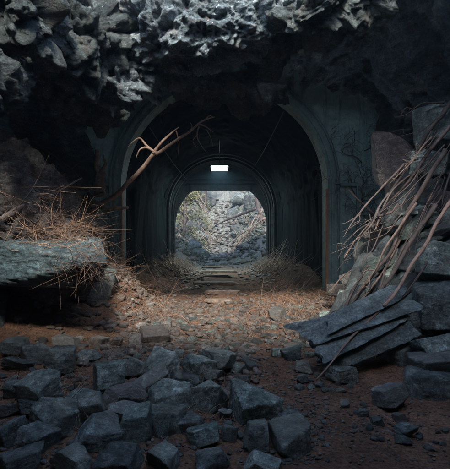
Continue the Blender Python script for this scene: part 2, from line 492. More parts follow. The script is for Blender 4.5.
# lining with board marks and damage
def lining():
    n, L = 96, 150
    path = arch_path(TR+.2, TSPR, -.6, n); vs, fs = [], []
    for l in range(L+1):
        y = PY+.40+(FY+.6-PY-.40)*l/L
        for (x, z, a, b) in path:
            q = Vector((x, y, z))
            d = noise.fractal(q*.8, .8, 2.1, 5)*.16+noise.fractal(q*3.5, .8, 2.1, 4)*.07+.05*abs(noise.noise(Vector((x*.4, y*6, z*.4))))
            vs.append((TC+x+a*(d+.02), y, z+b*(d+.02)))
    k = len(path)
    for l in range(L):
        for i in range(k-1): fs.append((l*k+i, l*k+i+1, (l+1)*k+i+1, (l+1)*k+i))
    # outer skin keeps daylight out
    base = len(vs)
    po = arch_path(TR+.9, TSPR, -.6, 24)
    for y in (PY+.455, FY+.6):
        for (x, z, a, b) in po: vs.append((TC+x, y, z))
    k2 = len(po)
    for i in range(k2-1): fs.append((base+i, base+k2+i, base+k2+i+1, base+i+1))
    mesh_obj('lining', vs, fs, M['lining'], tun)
lining()
# steel ribs, wide flange seen from the front
ribp = [(-.10,-.07),(-.10,.07),(-.07,.07),(-.07,.012),(.05,.012),(.05,.07),(.08,.07),(.08,-.07),(.05,-.07),(.05,-.012),(-.07,-.012),(-.07,-.07)]
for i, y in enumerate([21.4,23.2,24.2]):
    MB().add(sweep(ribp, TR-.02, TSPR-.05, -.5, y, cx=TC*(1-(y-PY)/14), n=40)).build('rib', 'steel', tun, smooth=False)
for a in (R(52), R(141)):     # longitudinal lagging boards under the crown
    x, z = TC+(TR-.0)*math.cos(a), TSPR+(TR-.0)*math.sin(a)
    vs, fs = tube_data([(x, PY+.6, z), (x, 18, z), (x*.9, FY, z)], [.018]*3, 4, gnarl=0, sub=2)
    MB().add((vs, fs)).build('tie_rod', 'steel', tun, smooth=False)
# far mouth: header wall that flattens the arch, inner frame
def far_wall():
    hw, spr, ztop = 2.68, 2.1, 4.17
    n = 60; inn, out = [], []
    for i in range(n+1):
        a = math.pi-math.pi*i/n
        inn.append((hw*math.cos(a), min(ztop, spr+hw*math.sin(a)*.98)))
        out.append((3.6*math.cos(a), 2.8+3.6*math.sin(a)))
    inn = [(-hw, -.5), (-hw, .8)]+inn+[(hw, .8), (hw, -.5)]; out = [(-3.6, -.5), (-3.6, .8)]+out+[(3.6, .8), (3.6, -.5)]
    m = len(inn); vs, fs = [], []
    for y in (FY-.1, FY+.35):
        for p in (inn, out):
            for (x, z) in p: vs.append((x, y, z))
    for i in range(m-1):
        fs += [(i, i+1, m+i+1, m+i), (2*m+i+1, 2*m+i, 3*m+i, 3*m+i+1), (i+1, i, 2*m+i, 2*m+i+1)]
    o = mesh_obj('end_wall', vs, fs, M['steel'], tun, smooth=False)
    MB().box((-1.75, FY-.34, 4.16), (1.7, FY-.102, 4.42)).build('lintel_beam', 'steel', tun, smooth=False)
    MB().box((-2.0, FY-.55, 4.5), (1.95, FY-.342, 4.62)).build('lintel_beam', 'steel', tun, smooth=False)
    MB().box((-2.0, FY-.75, 4.72), (1.95, FY-.56, 4.86)).build('lintel_beam', 'steel', tun, smooth=False)
    for i in range(13):
        x = -1.6+i*.265
        MB().box((x, FY-.30, 4.09), (x+.1, FY-.2, 4.158)).build('bracket', 'steel', tun, smooth=False)
far_wall()

# ------------------------------------------------------------------ lamp
lp = at(219.5, 168, 20.8)
lamp = empty('ceiling_lamp', lp); tag(lamp, 'lit white rectangular lamp hanging from the tunnel vault above the far opening', 'lamp')
MB().box((-.40,-.16,.10),(.40,.16,.16)).build('housing', 'steel', lamp, False)
MB().box((-.37,-.13,-.12),(.37,.13,.098)).build('diffuser', 'lamp', lamp, False)
for x in (-.25, .25):
    MB().box((x-.012,-.012,.16),(x+.012,.012,.75)).build('hanger', 'steel', lamp, False)
def fixture_light(loc, e):
    li = bpy.data.lights.new('lamp_light', 'AREA'); li.energy = e; li.color = (.8,1.,.98); li.shape = 'RECTANGLE'; li.size = .7; li.size_y = .25
    o = bpy.data.objects.new('bulb', li); o.location = loc; link(o, lamp)
MB().box((-.43,-.19,.06),(-.401,.19,.14)).box((.401,-.19,.06),(.43,.19,.14)).build('end_cap', 'frame', lamp, False)
MB().add(tube_data([(0,0,.155),(0,-.1,.5),(0,-.3,.72),(0,-3,.74)], [.015]*4, 6, 0, 0)).build('cable', 'barkd', lamp)
fixture_light((0, 0, -.15), 85)

# ------------------------------------------------------------------ timbers across the tunnel floor
for i, (px0, px1, py, hh, lab) in enumerate([
    (198, 236, 266.5, .12, 'farthest dim timber step under the lamp near the far opening'),
    (197, 237, 271, .12, 'dim timber step crossing the tunnel floor, second from the far opening'),
    (196, 239, 276.5, .12, 'weathered timber step in the middle of the row on the tunnel floor'),
    (195, 239, 283, .12, 'longer weathered timber step just inside the portal shade'),
    (203, 240, 292, .10, 'weathered timber step at the edge of the sunlit dirt before the tunnel'),
    (203, 232, 300, .08, 'short pale timber half sunk in the dirt, nearest of the row of steps')]):
    Y = H*F/(py-CY)*.96
    for _q in range(8): Y = (H-gz(0., Y)-.05)*F/(py-CY)
    a = at(px0, py, Y); b = at(px1, py, Y)
    v, f = block_shape(700+i, n=4, boxy=1.0, cuts=0, sharp=60, rough=.015, fine=.01)
    v = v*np.array([(b.x-a.x)/2*[.85,1.05,.9,1.1,1,1][i], .13, hh*.55])
    o = mesh_obj('timber_step', v, f, M['sleeper']); zc = gz((a.x+b.x)/2, Y)
    o.location = ((a.x+b.x)/2, Y, zc+hh*.45); o.rotation_euler = (0, 0, R([1,-2,2,-1,2,4][i]))
    tag(o, lab, 'timber')

exec_parts = []
# ------------------------------------------------------------------ hanging rock of the roof
def hang(px, py, Y, radii, rot, seed, mat, label, **kw):
    o = mass('hanging_rock', at(px, py, Y), radii, rot, seed, mat, **kw)
    return tag(o, label, 'rock')
hang(214, 8, 6.5, (1.5, .75, 1.05), (R(-4), R(-22), R(6)), 5, 'lobe', 'big pale pitted rock bulging from the cave roof, dotted with painted white mineral specks', amp=.32, freq=.75, scallop=.40, sfreq=3.2, ridge=.08, n=7)
hang(122, 80, 6.6, (.36, .42, .62), (R(0), R(24), 0), 21, 'lobe', 'pale pitted rock tongue hanging down in front of the left arch shoulder', amp=.3, freq=1.5, scallop=.6, sfreq=3.4, ridge=.2, n=6)
hang(236, 80, 7.4, (.5, .36, .15), (0, R(-4), 0), 34, 'lobed', 'small flat rock shelf hanging under the big glint-dotted roof rock', amp=.18, freq=1.6, scallop=.4, sfreq=3, n=6)
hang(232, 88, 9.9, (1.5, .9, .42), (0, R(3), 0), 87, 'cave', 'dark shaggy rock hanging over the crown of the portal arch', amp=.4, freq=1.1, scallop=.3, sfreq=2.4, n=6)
hang(160, 68, 6.6, (.5, .45, .30), (0, R(-15), 0), 37, 'lobe', 'grey jagged roof rock between the hanging tongue and the big pitted rock', amp=.28, freq=1.5, scallop=.55, sfreq=3, n=6)
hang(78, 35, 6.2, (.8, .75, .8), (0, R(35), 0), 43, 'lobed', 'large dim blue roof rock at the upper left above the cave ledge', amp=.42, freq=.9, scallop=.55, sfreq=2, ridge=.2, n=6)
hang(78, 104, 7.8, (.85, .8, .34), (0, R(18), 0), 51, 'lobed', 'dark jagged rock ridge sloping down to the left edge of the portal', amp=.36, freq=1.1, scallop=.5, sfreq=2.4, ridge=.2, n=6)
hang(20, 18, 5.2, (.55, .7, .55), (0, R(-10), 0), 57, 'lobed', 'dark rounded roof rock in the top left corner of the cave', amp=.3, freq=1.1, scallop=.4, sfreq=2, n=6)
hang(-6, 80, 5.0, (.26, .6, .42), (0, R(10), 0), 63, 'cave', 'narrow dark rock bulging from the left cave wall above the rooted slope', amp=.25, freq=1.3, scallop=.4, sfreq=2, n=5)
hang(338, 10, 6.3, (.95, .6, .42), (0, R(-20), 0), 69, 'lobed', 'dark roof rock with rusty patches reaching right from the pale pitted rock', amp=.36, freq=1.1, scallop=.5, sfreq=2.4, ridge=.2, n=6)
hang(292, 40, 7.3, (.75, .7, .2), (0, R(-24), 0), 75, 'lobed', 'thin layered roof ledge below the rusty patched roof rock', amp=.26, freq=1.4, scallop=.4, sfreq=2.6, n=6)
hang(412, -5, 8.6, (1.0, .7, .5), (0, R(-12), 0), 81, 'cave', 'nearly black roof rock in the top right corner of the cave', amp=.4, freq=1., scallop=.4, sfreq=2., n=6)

# ------------------------------------------------------------------ left side: rooted slope, ledge slab
sl = mass('earth_slope', at(-8, 205, 7.4), (2.3, 1.9, 1.15), (R(-14), R(33), R(-10)), 91, 'slope', n=7, amp=.24, freq=.8, scallop=.25, sfreq=1.8, ridge=.2)
sl.name = 'rock_slope'; tag(sl, kind='structure')
ledge_v = rock('rock_ledge', at(48, 258, 6.2), (2.25, 1.5, .70), (R(7), R(4), R(-5)), 99, 'ledge', n=6, label='long teal rock ledge jutting over the dark hollow, topped with dry grass', cat='rock ledge', cuts=4, boxy=.95, rough=.05, fine=.03)
rock('rock', at(20, 262, 7.6), (2.2, 1.6, 1.0), (0,0,.3), 98, 'rockd', n=5, label='dark rock carrying the teal ledge from behind', rough=.06)
rock('rock', Vector((-3.95, 6.5, .42)), (1.5, 1.5, 1.3), (0,.1,.4), 94, 'rockd', n=5, label='dark rock carrying the left end of the teal ledge above the hollow', rough=.06)
rock('rock', at(96, 283, 7.6), (.75, .9, .6), (.1,.2,.5), 97, 'rockd', n=5, label='dark rock tucked under the right end of the grassy ledge', rough=.08)
rock('rock', at(100, 275, 8.1), (.55, .6, .4), (.1,.2,.5), 96, 'rock', n=5, label='grey rock in the dry grass between the ledge and the left portal foot', rough=.08)

# ------------------------------------------------------------------ named rocks: (px, py, w, h, Y or None, seed, material, turn, label)
NAMED = [
 (36,390,34,27,None,1,'rock',.3,'rounded triangular grey rock beside the red dirt at the left'),
 (6,411,24,12,None,2,'rockd',.1,'low dark rock cut by the left edge of the scene, below the rounded triangular rock'),
 (57,427,52,42,3.25,3,'rock',.5,'broad dark many-sided rock in the lower left of the pile'),
 (88,414,32,32,3.45,4,'rock',-.5,'upright grey block leaning on the broad dark many-sided rock'),
 (93,438,48,30,3.0,5,'rockd',.9,'long tilted dark rock sloping down in front of the leaning grey block'),
 (80,400,36,15,3.75,6,'rock',.4,'pale-topped flat stone lying behind the leaning grey block'),
 (107,381,34,32,3.9,7,'rock',.2,'pale rough rounded boulder standing highest on the left of the pile'),
 (118,400,42,25,3.65,8,'rockd',-.3,'dark flat-topped slab wedged under the pale rough boulder'),
 (35,443,36,24,2.95,9,'rockd',.6,'dark rounded rock at the lower left in front of the broad many-sided rock'),
 (6,437,26,30,3.0,10,'rockd',.2,'dark rock at the lower left corner of the pile'),
 (30,408,27,12,3.6,11,'rockd',.7,'small flat dark stone between the rounded triangular rock and the broad rock'),
 (57,403,20,11,3.7,12,'rock',.1,'small blue-grey stone behind the broad many-sided rock'),
 (13,391,20,14,None,13,'rockd',.5,'small dark stone left of the rounded triangular rock'),
 (133,369,22,19,4.5,14,'rockd',.9,'dark pointed stone behind the pale rough boulder'),
 (160,368,34,24,4.35,15,'rock',.2,'grey peaked rock at the back of the pile by the red dirt'),
 (132,434,42,36,3.1,16,'rock',.1,'rounded rock with furrowed top, lower middle of the pile'),
 (163,425,35,36,3.25,17,'rock',.75,'cube-like rock with a pale scratched top face in the front of the pile'),
 (170,402,48,34,3.6,18,'rock',.35,'largest humped rock in the middle of the pile'),
 (149,385,40,22,3.95,19,'rock',-.3,'smooth grey rock just behind the largest humped rock'),
 (206,403,38,36,3.6,20,'rock',-.6,'sloping rock with pale upper side at the right of the humped rock'),
 (198,369,26,22,4.4,21,'rock',.5,'blue-grey upright rock at the back right of the pile'),
 (183,381,28,15,4.15,22,'rockd',.3,'dark wedge of rock in the gap behind the humped rock'),
 (189,425,32,20,3.25,23,'rockd',.2,'dark low rock in the shade right of the cube-like rock'),
 (203,436,30,14,3.05,24,'rock',.1,'flat mottled stone in front of the shaded low rock'),
 (125,414,36,20,3.45,25,'rockd',.5,'nearly black rock under the dark flat-topped slab'),
 (105,430,20,30,3.2,26,'rockd',.2,'narrow dark rock between the tilted rock and the furrowed rock'),
 (253,412,50,40,3.45,27,'rock',.62,'large wedge-shaped block with pale face standing alone by the path'),
 (219,363,30,21,4.65,28,'rock',.4,'blue-grey rock with a bright flat side at the end of the pile'),
 (243,381,15,10,None,29,'rockd',.2,'small dark stone on the path behind the wedge-shaped block'),
 (238,369,13,9,None,30,'rock',.4,'small round stone at the edge of the path beside the bright-sided rock'),
 (275,353,11,9,None,31,'rock',.7,'small pale round stone alone in the middle of the dirt'),
 (291,354,18,13,None,32,'rock',.1,'grey stone right of the small pale round stone'),
 (241,394,18,10,None,33,'rock',.5,'small flat stone behind the left shoulder of the wedge-shaped block'),
 (225,415,14,12,None,34,'rock',.5,'round pale stone between the sloping rock and the wedge-shaped block'),
 (257,438,30,26,3.0,35,'rock',.2,'angular stone leaning in front of the wedge-shaped block'),
 (292,441,44,28,2.98,36,'rock',.15,'squared block with a worn pale top at the front of the path'),
 (286,419,26,12,3.4,37,'rockd',.5,'low dark stone between the wedge-shaped block and the squared block'),
 (230,433,16,14,3.1,38,'rockd',.5,'small dark stone left of the angular leaning stone'),
 (213,375,18,9,4.3,39,'rock',.2,'flat stone in front of the bright-sided rock'),
 (304,367,18,12,None,40,'rock',.4,'rounded stone at the right edge of the path'),
 (303,379,12,8,None,41,'rockd',.1,'little dark stone just in front of the rounded path-edge stone'),
 (33,355,30,20,None,42,'rock',.1,'grey flat-sided rock in front of the dark hollow at the left'),
 (60,362,27,25,None,43,'rock',.5,'striped rounded rock right of the flat-sided hollow rock'),
 (66,342,24,13,None,44,'rockd',.3,'dim low rock behind the striped rounded rock'),
 (99,341,20,10,None,45,'pebble',.3,'pale flat stone at the mouth of the hollow'),
 (87,356,22,10,None,46,'rockd',.3,'long low dark stone beside the pale little stone'),
 (82,363,10,8,None,47,'pebble',.2,'pale little stone touching the striped rounded rock'),
 (116,342,14,9,None,48,'rock',.2,'oval stone right of the pale flat stone'),
 (110,355,13,9,None,49,'pebble',.2,'brownish stone below the oval stone'),
 (14,348,22,16,None,50,'rockd',.2,'dark stone inside the edge of the left hollow'),
 (14,366,28,12,None,51,'rockd',.6,'low dark slab at the left edge in front of the hollow'),
 (154,337,28,14,None,52,'rock',.2,'long rounded stone on the left bank of the dirt path'),
 (166,327,13,10,None,53,'rockd',.2,'dark stone behind the long rounded stone'),
 (141,327,12,9,None,54,'rock',.2,'bluish stone in the straw left of the dark path-bank stone'),
 (134,342,13,11,None,55,'rock',.2,'grey stone just left of the long rounded stone'),
 (277,315,17,15,None,56,'rockd',.6,'dark upright stone standing out of the central rubble'),
 (342,375,26,15,None,57,'rock',.6,'slanting pale stone below the tip of the layered slab'),
 (390,399,26,22,None,58,'rockd',.1,'squarish dark rock in the hollow under the layered slab'),
 (400,418,13,9,None,59,'rockd',.1,'small oval stone in front of the squarish hollow rock'),
 (406,431,20,9,None,60,'rockd',.3,'flat stone on the path at the lower right'),
 (404,440,17,7,None,61,'rockd',.3,'thin flat stone just in front of the lower right flat stone'),
 (378,421,13,8,None,62,'rockd',.3,'flat round stone left of the small oval stone'),
 (363,413,10,6,None,63,'rockd',.3,'tiny stone at the right side of the path, the rearmost of a pair'),
 (345,404,9,7,None,65,'rock',.3,'lone pebble-like stone on the bare path right of the wedge-shaped block'),
 (20,464,40,22,2.7,66,'rockd',.3,'dark rock at the very bottom left corner'),
 (72,462,44,22,2.72,67,'rock',.8,'grey rock at the bottom edge below the broad many-sided rock'),
 (120,464,40,20,2.7,68,'rockd',.2,'dark flat rock at the bottom edge below the furrowed rock'),
 (165,462,38,20,2.72,69,'rock',.5,'grey rock at the bottom edge below the cube-like rock'),
 (212,463,40,20,2.7,70,'rockd',.1,'dark rock at the bottom edge left of the squared block'),
 (262,466,34,16,2.7,71,'rock',.6,'low grey rock at the bottom edge below the angular leaning stone'),
 (432,395,46,50,4.1,72,'rockd',.15,'big dark boulder at the right edge under the stacked slabs'),
 (436,364,44,18,4.3,73,'rockd',.1,'flat dark slab resting on the big right-edge boulder'),
 (438,346,40,16,4.5,74,'rock',-.1,'thin teal slab lying on the flat dark slab at the right edge'),
 (450,266,48,38,5.5,75,'rock',.5,'large teal angular rock at the right edge above the slabs'),
 (440,305,40,44,5.2,76,'rockd',.3,'dark rock filling the gap below the large teal angular rock'),
 (397,159,44,52,8.0,77,'rockp',.35,'big reddish boulder near the top of the right rock pile'),
 (428,168,34,34,7.2,78,'rock',.6,'teal block with a pale corner right of the reddish boulder'),
 (436,128,42,40,7.4,79,'rock',.9,'layered teal rock at the top right of the pile'),
 (443,205,26,30,6.6,80,'rockp',.2,'small purplish rock at the right edge below the teal block'),
 (405,200,34,44,7.6,81,'rockd',.4,'dark rock under the reddish boulder behind the roots'),
 (430,228,40,40,6.8,82,'rockd',.7,'dark fissured rock behind the pale branch'),
 (372,250,28,22,8.6,83,'rock',.3,'grey rock by the foot of the right portal wall behind the roots'),
 (369,236,10,7,8.5,84,'pebble',.3,'small pale stone on top of the portal-foot rock'),
 (392,235,34,38,7.8,85,'rockd',.3,'dark rock in the middle of the root tangle'),
 (405,272,50,40,6.6,86,'rockd',.3,'dark broad rock behind the upper end of the layered slab'),
 (357,278,24,15,8.6,87,'pebble',.3,'pale stone at the foot of the portal wall right of the frame'),
 (378,290,34,22,7.0,88,'rock',.5,'grey rock behind the middle of the layered slab'),
 (352,302,26,17,7.2,89,'rock',.5,'mottled stone among the roots left of the layered slab'),
 (338,290,18,12,8.4,90,'pebble',.1,'brownish stone just inside the right portal foot'),
 (332,318,20,13,None,91,'rock',.1,'grey stone where the roots touch the rubble'),
 (310,338,16,11,None,92,'rock',.1,'grey stone left of the lowest root ends'),
 (405,325,56,34,5.4,93,'rockd',.1,'dark rock supporting the layered slab from behind'),
]
for (px, py, w, h, Y, sd, mt, turn, lab) in NAMED:
    if Y is None:
        Y = H*F/(py+h*.42-CY)
        for _ in range(8):
            zz = gz((px-CX)/F*Y, Y); Y = max(2.5, (H-zz)*F/(py+h*.42-CY))
    if 322 < py < 352 and 90 < px < 325: mt = 'pebble'  # warmth of the sun patch put into these stones' colour
    W, Hh = w/F*Y*1.1, h/F*Y*1.12
    c = at(px, py, Y)
    r = random.Random(sd*7+1)
    D = (W+Hh)*.5*r.uniform(.95, 1.25)
    tilt = (r.uniform(-.3,.3), (turn-.3)*.55, r.uniform(-.6,.6))
    big = w > 22
    rock('rock' if w > 15 else 'stone', c+Vector((0, D*.15, 0)), (W, D, Hh), tilt, sd+200, mt, n=5 if big else 4, label=lab,
         cat='rock' if w > 15 else 'stone', boxy=r.uniform(.78,.95) if mt != 'rockp' else 1.12, cuts=r.choice([3,4,6,7]) if mt != 'rockp' else 14, rough=.05, fine=.022, sharp=r.choice([34,48,60]))

rp = random.Random(31)
for i in range(64):
    t = rp.random(); px = 338+t*112; top = 300-t*190; py = rp.uniform(top+15, 325 if px < 400 else 300)
    Y = 8.3-(py-110)/215*2.7-.5*t+rp.uniform(0, .6); s_ = rp.uniform(11, 30)/F*Y
    rock('rock', at(px, py, Y), (s_*rp.uniform(1.3,2.6), s_, s_*rp.uniform(.3,.8)), (rp.uniform(-.5,.5), rp.uniform(-1.1,-.2), rp.uniform(-.5,.5)), 500+i, rp.choice(['rock','rockd','rockd']), n=4,
         label='angular grey shard filling the tangled rock pile below the reddish boulder', group='shards in the right rock pile', rough=.06, fine=.03, sharp=30, cuts=6)

# ------------------------------------------------------------------ layered slab at the right
def slab_piece(loc, size, rot, seed, label):
    v, f = block_shape(seed, n=6, boxy=1.0, cuts=3, sharp=42, rough=.018, fine=.01)
    v = v*(np.array(size)/2)
    o = mesh_obj('rock_slab', v, f, M['slab']); o.location = loc; o.rotation_euler = rot
    return tag(o, label, 'rock slab')
def slab_between(p0, p1, wid, thick, roll, seed, label):
    d = (p1-p0); L = d.length; c = (p0+p1)/2
    xa = d.normalized(); ya = Vector((-.15, 1, roll)); ya = (ya-xa*ya.dot(xa)).normalized(); za = xa.cross(ya)
    rot = Matrix((xa, ya, za)).transposed().to_euler()
    return slab_piece(c, (L, wid, thick), rot, seed, label)
SO = at(338,366,4.4); SD = at(432,330,4.75)-SO; SE = at(352,312,4.95)-SO
SXa = SD.normalized(); SYa = (SE-SXa*SE.dot(SXa)).normalized(); SNa = SXa.cross(SYa)
SR = Matrix((SXa, SYa, SNa)).transposed().to_euler(); SL, SW = SD.length, SE.dot(SYa)
for k, (d0, d1, e0, e1, n0, n1, lab) in enumerate([
    (-.03, .98, 0., 1.0, -.20, 0., 'thick lowest layer of the slanting slate stack over the dark hollow'),
    (-.14, 1.02, .20, 1.0, .0, .045, 'second layer of the slanting slate stack, just above its thick lowest one'),
    (-.24, 1.06, .42, 1.04, .045, .085, 'third layer of the slanting slate stack, partly under roots'),
    (.02, 1.12, .66, 1.10, .085, .13, 'topmost narrow layer of the slanting slate stack under the pale branch')]):
    c = SO+SXa*SL*(d0+d1)/2+SYa*SW*(e0+e1)/2+SNa*(n0+n1)/2
    v, f = block_shape(310+k, n=6, boxy=1.0, cuts=2, sharp=70, rough=.012, fine=.006)
    v = v*np.array([SL*(d1-d0), SW*(e1-e0), n1-n0+.004])/2
    # ragged, slightly twisted broken edges
    for q in range(len(v)):
        p = Vector((v[q,0]*4, v[q,1]*3, k*7.))
        v[q,1] += noise.noise(p)*.015+noise.noise(p*5)*.012; v[q,2] += noise.noise(p*.6)*.012; v[q,0] += noise.noise(Vector((v[q,1]*9, k, 3)))*.07
    o = mesh_obj('rock_slab', v, f, M['slab']); o.location = c; o.rotation_euler = SR; o.rotation_euler.rotate_axis('Z', R([0,4,-3.5,6][k]))
    tag(o, lab, 'rock slab')
rock('rock', at(402,352,5.0), (.55,.5,.3), (.1,-.5,0), 305, 'rockd', label='dark rock propping the slanting slate stack from below')

# ------------------------------------------------------------------ branches and roots
def branch(name, paths, mat, label, group=None, cat='branch', sides=9, seed=0, gnarl=.25):
    mb = MB()
    for k, (pts, r0, r1) in enumerate(paths):
        P = [at(*p) for p in pts]
        rads = [r0+(r1-r0)*(i/(len(P)-1)) for i in range(len(P))]
        mb.add(tube_data(P, rads, sides if r0 > .012 else 5, seed+k, gnarl, sub=7))
    return tag(mb.build(name, mat), label, cat, group)
branch('dead_branch', [
 ([(84,214,9.6),(98,207,9.5),(112,197,9.3),(128,184,9.1),(143,166,9.0),(156,153,8.9)], .062, .036),
 ([(155,154,8.9),(172,143,8.8),(188,133,8.8),(200,123,8.7),(208,119,8.7),(215,117,8.7)], .034, .009),
 ([(154,154,8.9),(162,142,8.9),(171,133,9.0),(179,127,9.0)], .036, .008),
 ([(157,153,8.9),(147,148,8.9),(140,150,8.8),(136,158,8.8)], .032, .008),
 ([(156,153,8.9),(146,145,9.0),(140,138,9.0),(133,142,9.0),(128,147,9.0)], .028, .007),
 ([(199,124,8.7),(206,127,8.6),(213,132,8.6)], .016, .005),
 ([(205,120,8.7),(209,116,8.7),(213,117,8.7)], .016, .006),
 ([(199,126,8.7),(197,136,8.7),(201,145,8.7),(207,153,8.7)], .016, .004),
 ([(198,134,8.7),(193,141,8.7),(197,148,8.7)], .009, .003),
 ([(176,131,9.0),(179,143,9.0),(178,155,9.0)], .014, .004),
 ([(207,130,8.6),(211,138,8.6),(213,147,8.6)], .009, .003),
 ([(188,133,8.8),(192,127,8.8),(190,122,8.8)], .012, .003),
], 'barkp', 'forked bare branch reaching from the left bank across the portal frame', seed=3, gnarl=.18)
branch('dead_branch', [
 ([(62,203,9.4),(78,203,9.3),(95,205,9.2),(110,209,9.1),(128,207,9.0)], .12, .03),
 ([(80,203,9.3),(92,198,9.2),(104,192,9.1)], .05, .015),
], 'bark', 'thick broken root end pointing at the portal frame below the forked branch', seed=9)
branch('stump', [([(100,196,10.2),(99,180,10.2),(97,165,10.2),(98,150,10.2)], .14, .04), ([(99,190,10.2),(92,180,10.2),(90,170,10.2)], .08, .02),
 ([(98,175,10.2),(105,165,10.1),(104,155,10.1)], .05, .01)],
 'bark', 'upright broken brown stump against the left portal wall', cat='stump', seed=14, gnarl=.5)
branch('root', [([(0,205,6.3),(15,212,6.3),(35,205,6.4),(60,190,6.6),(82,178,7.0)], .035, .01)], 'barkd', 'dark root curling over the left slope above the grass', cat='root', seed=20)
branch('root', [([(-5,222,5.8),(10,214,5.9),(24,206,6.0),(33,203,6.0)], .06, .02), ([(20,208,6.0),(28,196,6.1),(26,184,6.2),(12,176,6.2),(0,180,6.2)], .02, .008)], 'barkd', 'looping dark root at the left edge of the slope', cat='root', seed=22)
for i, pth in enumerate([[(5,165,7.0),(30,176,7.2),(60,196,7.4),(88,214,8.0)], [(0,190,6.6),(30,196,6.8),(52,215,7.0),(80,228,7.4)], [(25,150,7.6),(55,172,7.9),(85,200,8.6)],
                         [(45,150,8.4),(70,168,8.6),(90,190,9.3)], [(10,235,6.0),(40,228,6.3),(75,232,6.8),(105,248,7.6)]]):
    branch('root', [(pth, .025, .008)], 'barkd', 'thin dark root running down the left slope', group='thin roots on the left slope', cat='root', seed=30+i)
RB = [
 ([(452,200,5.3),(437,222,5.2),(425,246,5.1),(411,266,5.0),(398,290,4.9),(384,306,4.75)], .030, .032, 'barkp', 'pale straight branch lying across the layered slab at the right'),
 ([(395,292,5.0),(374,316,4.8),(352,336,4.6),(335,358,4.3),(316,380,4.1)], .030, .014, 'bark', 'brown branch continuing below the pale one down to the path'),
 ([(456,118,6.8),(432,148,6.9),(408,182,7.0),(384,208,7.1),(362,232,7.2),(343,257,7.3)], .045, .010, 'bark', 'long root from the top right thinning to a point before the portal wall'),
 ([(446,150,6.4),(424,185,6.3),(402,222,6.2),(390,252,6.0),(368,282,5.8),(345,312,5.6),(318,345,5.3)], .05, .02, 'barkd', 'thick dark root sweeping from the teal block to the rubble'),
 ([(436,205,5.9),(414,238,5.8),(396,268,5.6),(372,300,5.3),(350,330,5.0),(325,362,4.7)], .045, .018, 'barkd', 'dark root running beside the pale branch'),
 ([(330,292,8.0),(342,277,8.0),(360,266,7.9),(380,262,7.6),(398,254,7.4)], .018, .022, 'bark', 'arched brown root at the foot of the right portal wall'),
 ([(454,100,7.0),(436,122,7.0),(420,146,7.1),(404,172,7.2),(388,196,7.3)], .06, .03, 'barkd', 'thick dark root passing behind the reddish boulder'),
 ([(418,196,6.6),(404,226,6.5),(388,262,6.3),(366,302,6.1),(340,332,5.8)], .03, .012, 'barkd', 'slender dark root in the middle of the tangle'),
 ([(349,190,9.5),(362,203,9.3),(378,216,9.0)], .022, .03, 'barkp', 'short pale stick leaning on the portal wall'),
 ([(362,200,9.3),(356,215,9.2),(352,224,9.2)], .012, .008, 'bark', 'little twig hanging below the short pale stick'),
 ([(344,258,8.2),(356,240,8.2),(368,226,8.1),(385,213,8.0)], .012, .03, 'barkp', 'thin reddish stick pointing down at the portal frame'),
 ([(400,240,6.4),(380,276,6.0),(356,306,5.6),(332,330,5.3),(308,352,5.1)], .026, .01, 'bark', 'thin root ending lowest in the rubble left of the slab'),
 ([(428,262,5.3),(408,290,5.1),(386,318,4.9)], .02, .012, 'barkd', 'short dark stick pressed on the slab under the pale branch'),
]
for i, (pts, r0, r1, mt, lab) in enumerate(RB):
    r0, r1 = r0*.72, r1*.5
    branch('root' if 'root' in lab else 'dead_branch', [(pts, r0, r1)], mt, lab, cat='root' if 'root' in lab else 'branch', seed=50+i*3, gnarl=.2)

sr_ = random.Random(8)
for i in range(58):
    t = sr_.random()**.8
    x0, y0 = 350+t*108+sr_.uniform(-10, 14), 255-t*150+sr_.uniform(-15, 60)
    ang = R(sr_.gauss(127, 20)); L = sr_.uniform(25, 110)
    x1, y1 = x0+math.cos(ang)*L, min(y0+math.sin(ang)*L, 372-max(0, (x0+math.cos(ang)*L-330))*.3)
    if (x1 < 330 and y1 < 325) or (i % 3 == 0): continue
    Y0_ = 7.6-(y0-110)/240*2.2-sr_.uniform(.2, .9); Y1_ = max(4.5, 7.6-(y1-110)/240*2.6-sr_.uniform(.0, .7))
    m = at((x0+x1)/2+sr_.uniform(-5, 5), (y0+y1)/2+sr_.uniform(-4, 4), (Y0_+Y1_)/2)
    r0 = sr_.uniform(.005, .018)
    p0, p1 = at(x0, y0, Y0_), at(x1, y1, Y1_)
    ja = lambda a: Vector((sr_.gauss(0,a), sr_.gauss(0,a*.5), sr_.gauss(0,a)))
    mb = MB().add(tube_data([p0, p0.lerp(m, .5)+ja(.03), m+ja(.03), m.lerp(p1, .5)+ja(.035), p1], [r0, r0*.95, r0*.8, r0*.6, r0*.2], 6, i, .45))
    for k in range(sr_.choice([1, 2, 3])):
        b = m.lerp(p1, sr_.uniform(0, .8)); mb.add(tube_data([b, b+(p1-p0)*.1+Vector((sr_.uniform(-.1,.1), -.03, sr_.uniform(-.05,.12))), b+(p1-p0)*.2+Vector((sr_.uniform(-.2,.2), -.05, sr_.uniform(-.1,.2)))], [r0*.5, r0*.35, r0*.1], 5, i+k, .2))
    tag(mb.build('stick', sr_.choice(['barkd','barkd','barkd','bark'])), 'thin dry stick slanting down through the tangle on the right rock pile', 'stick', 'sticks tangled on the right rock pile')

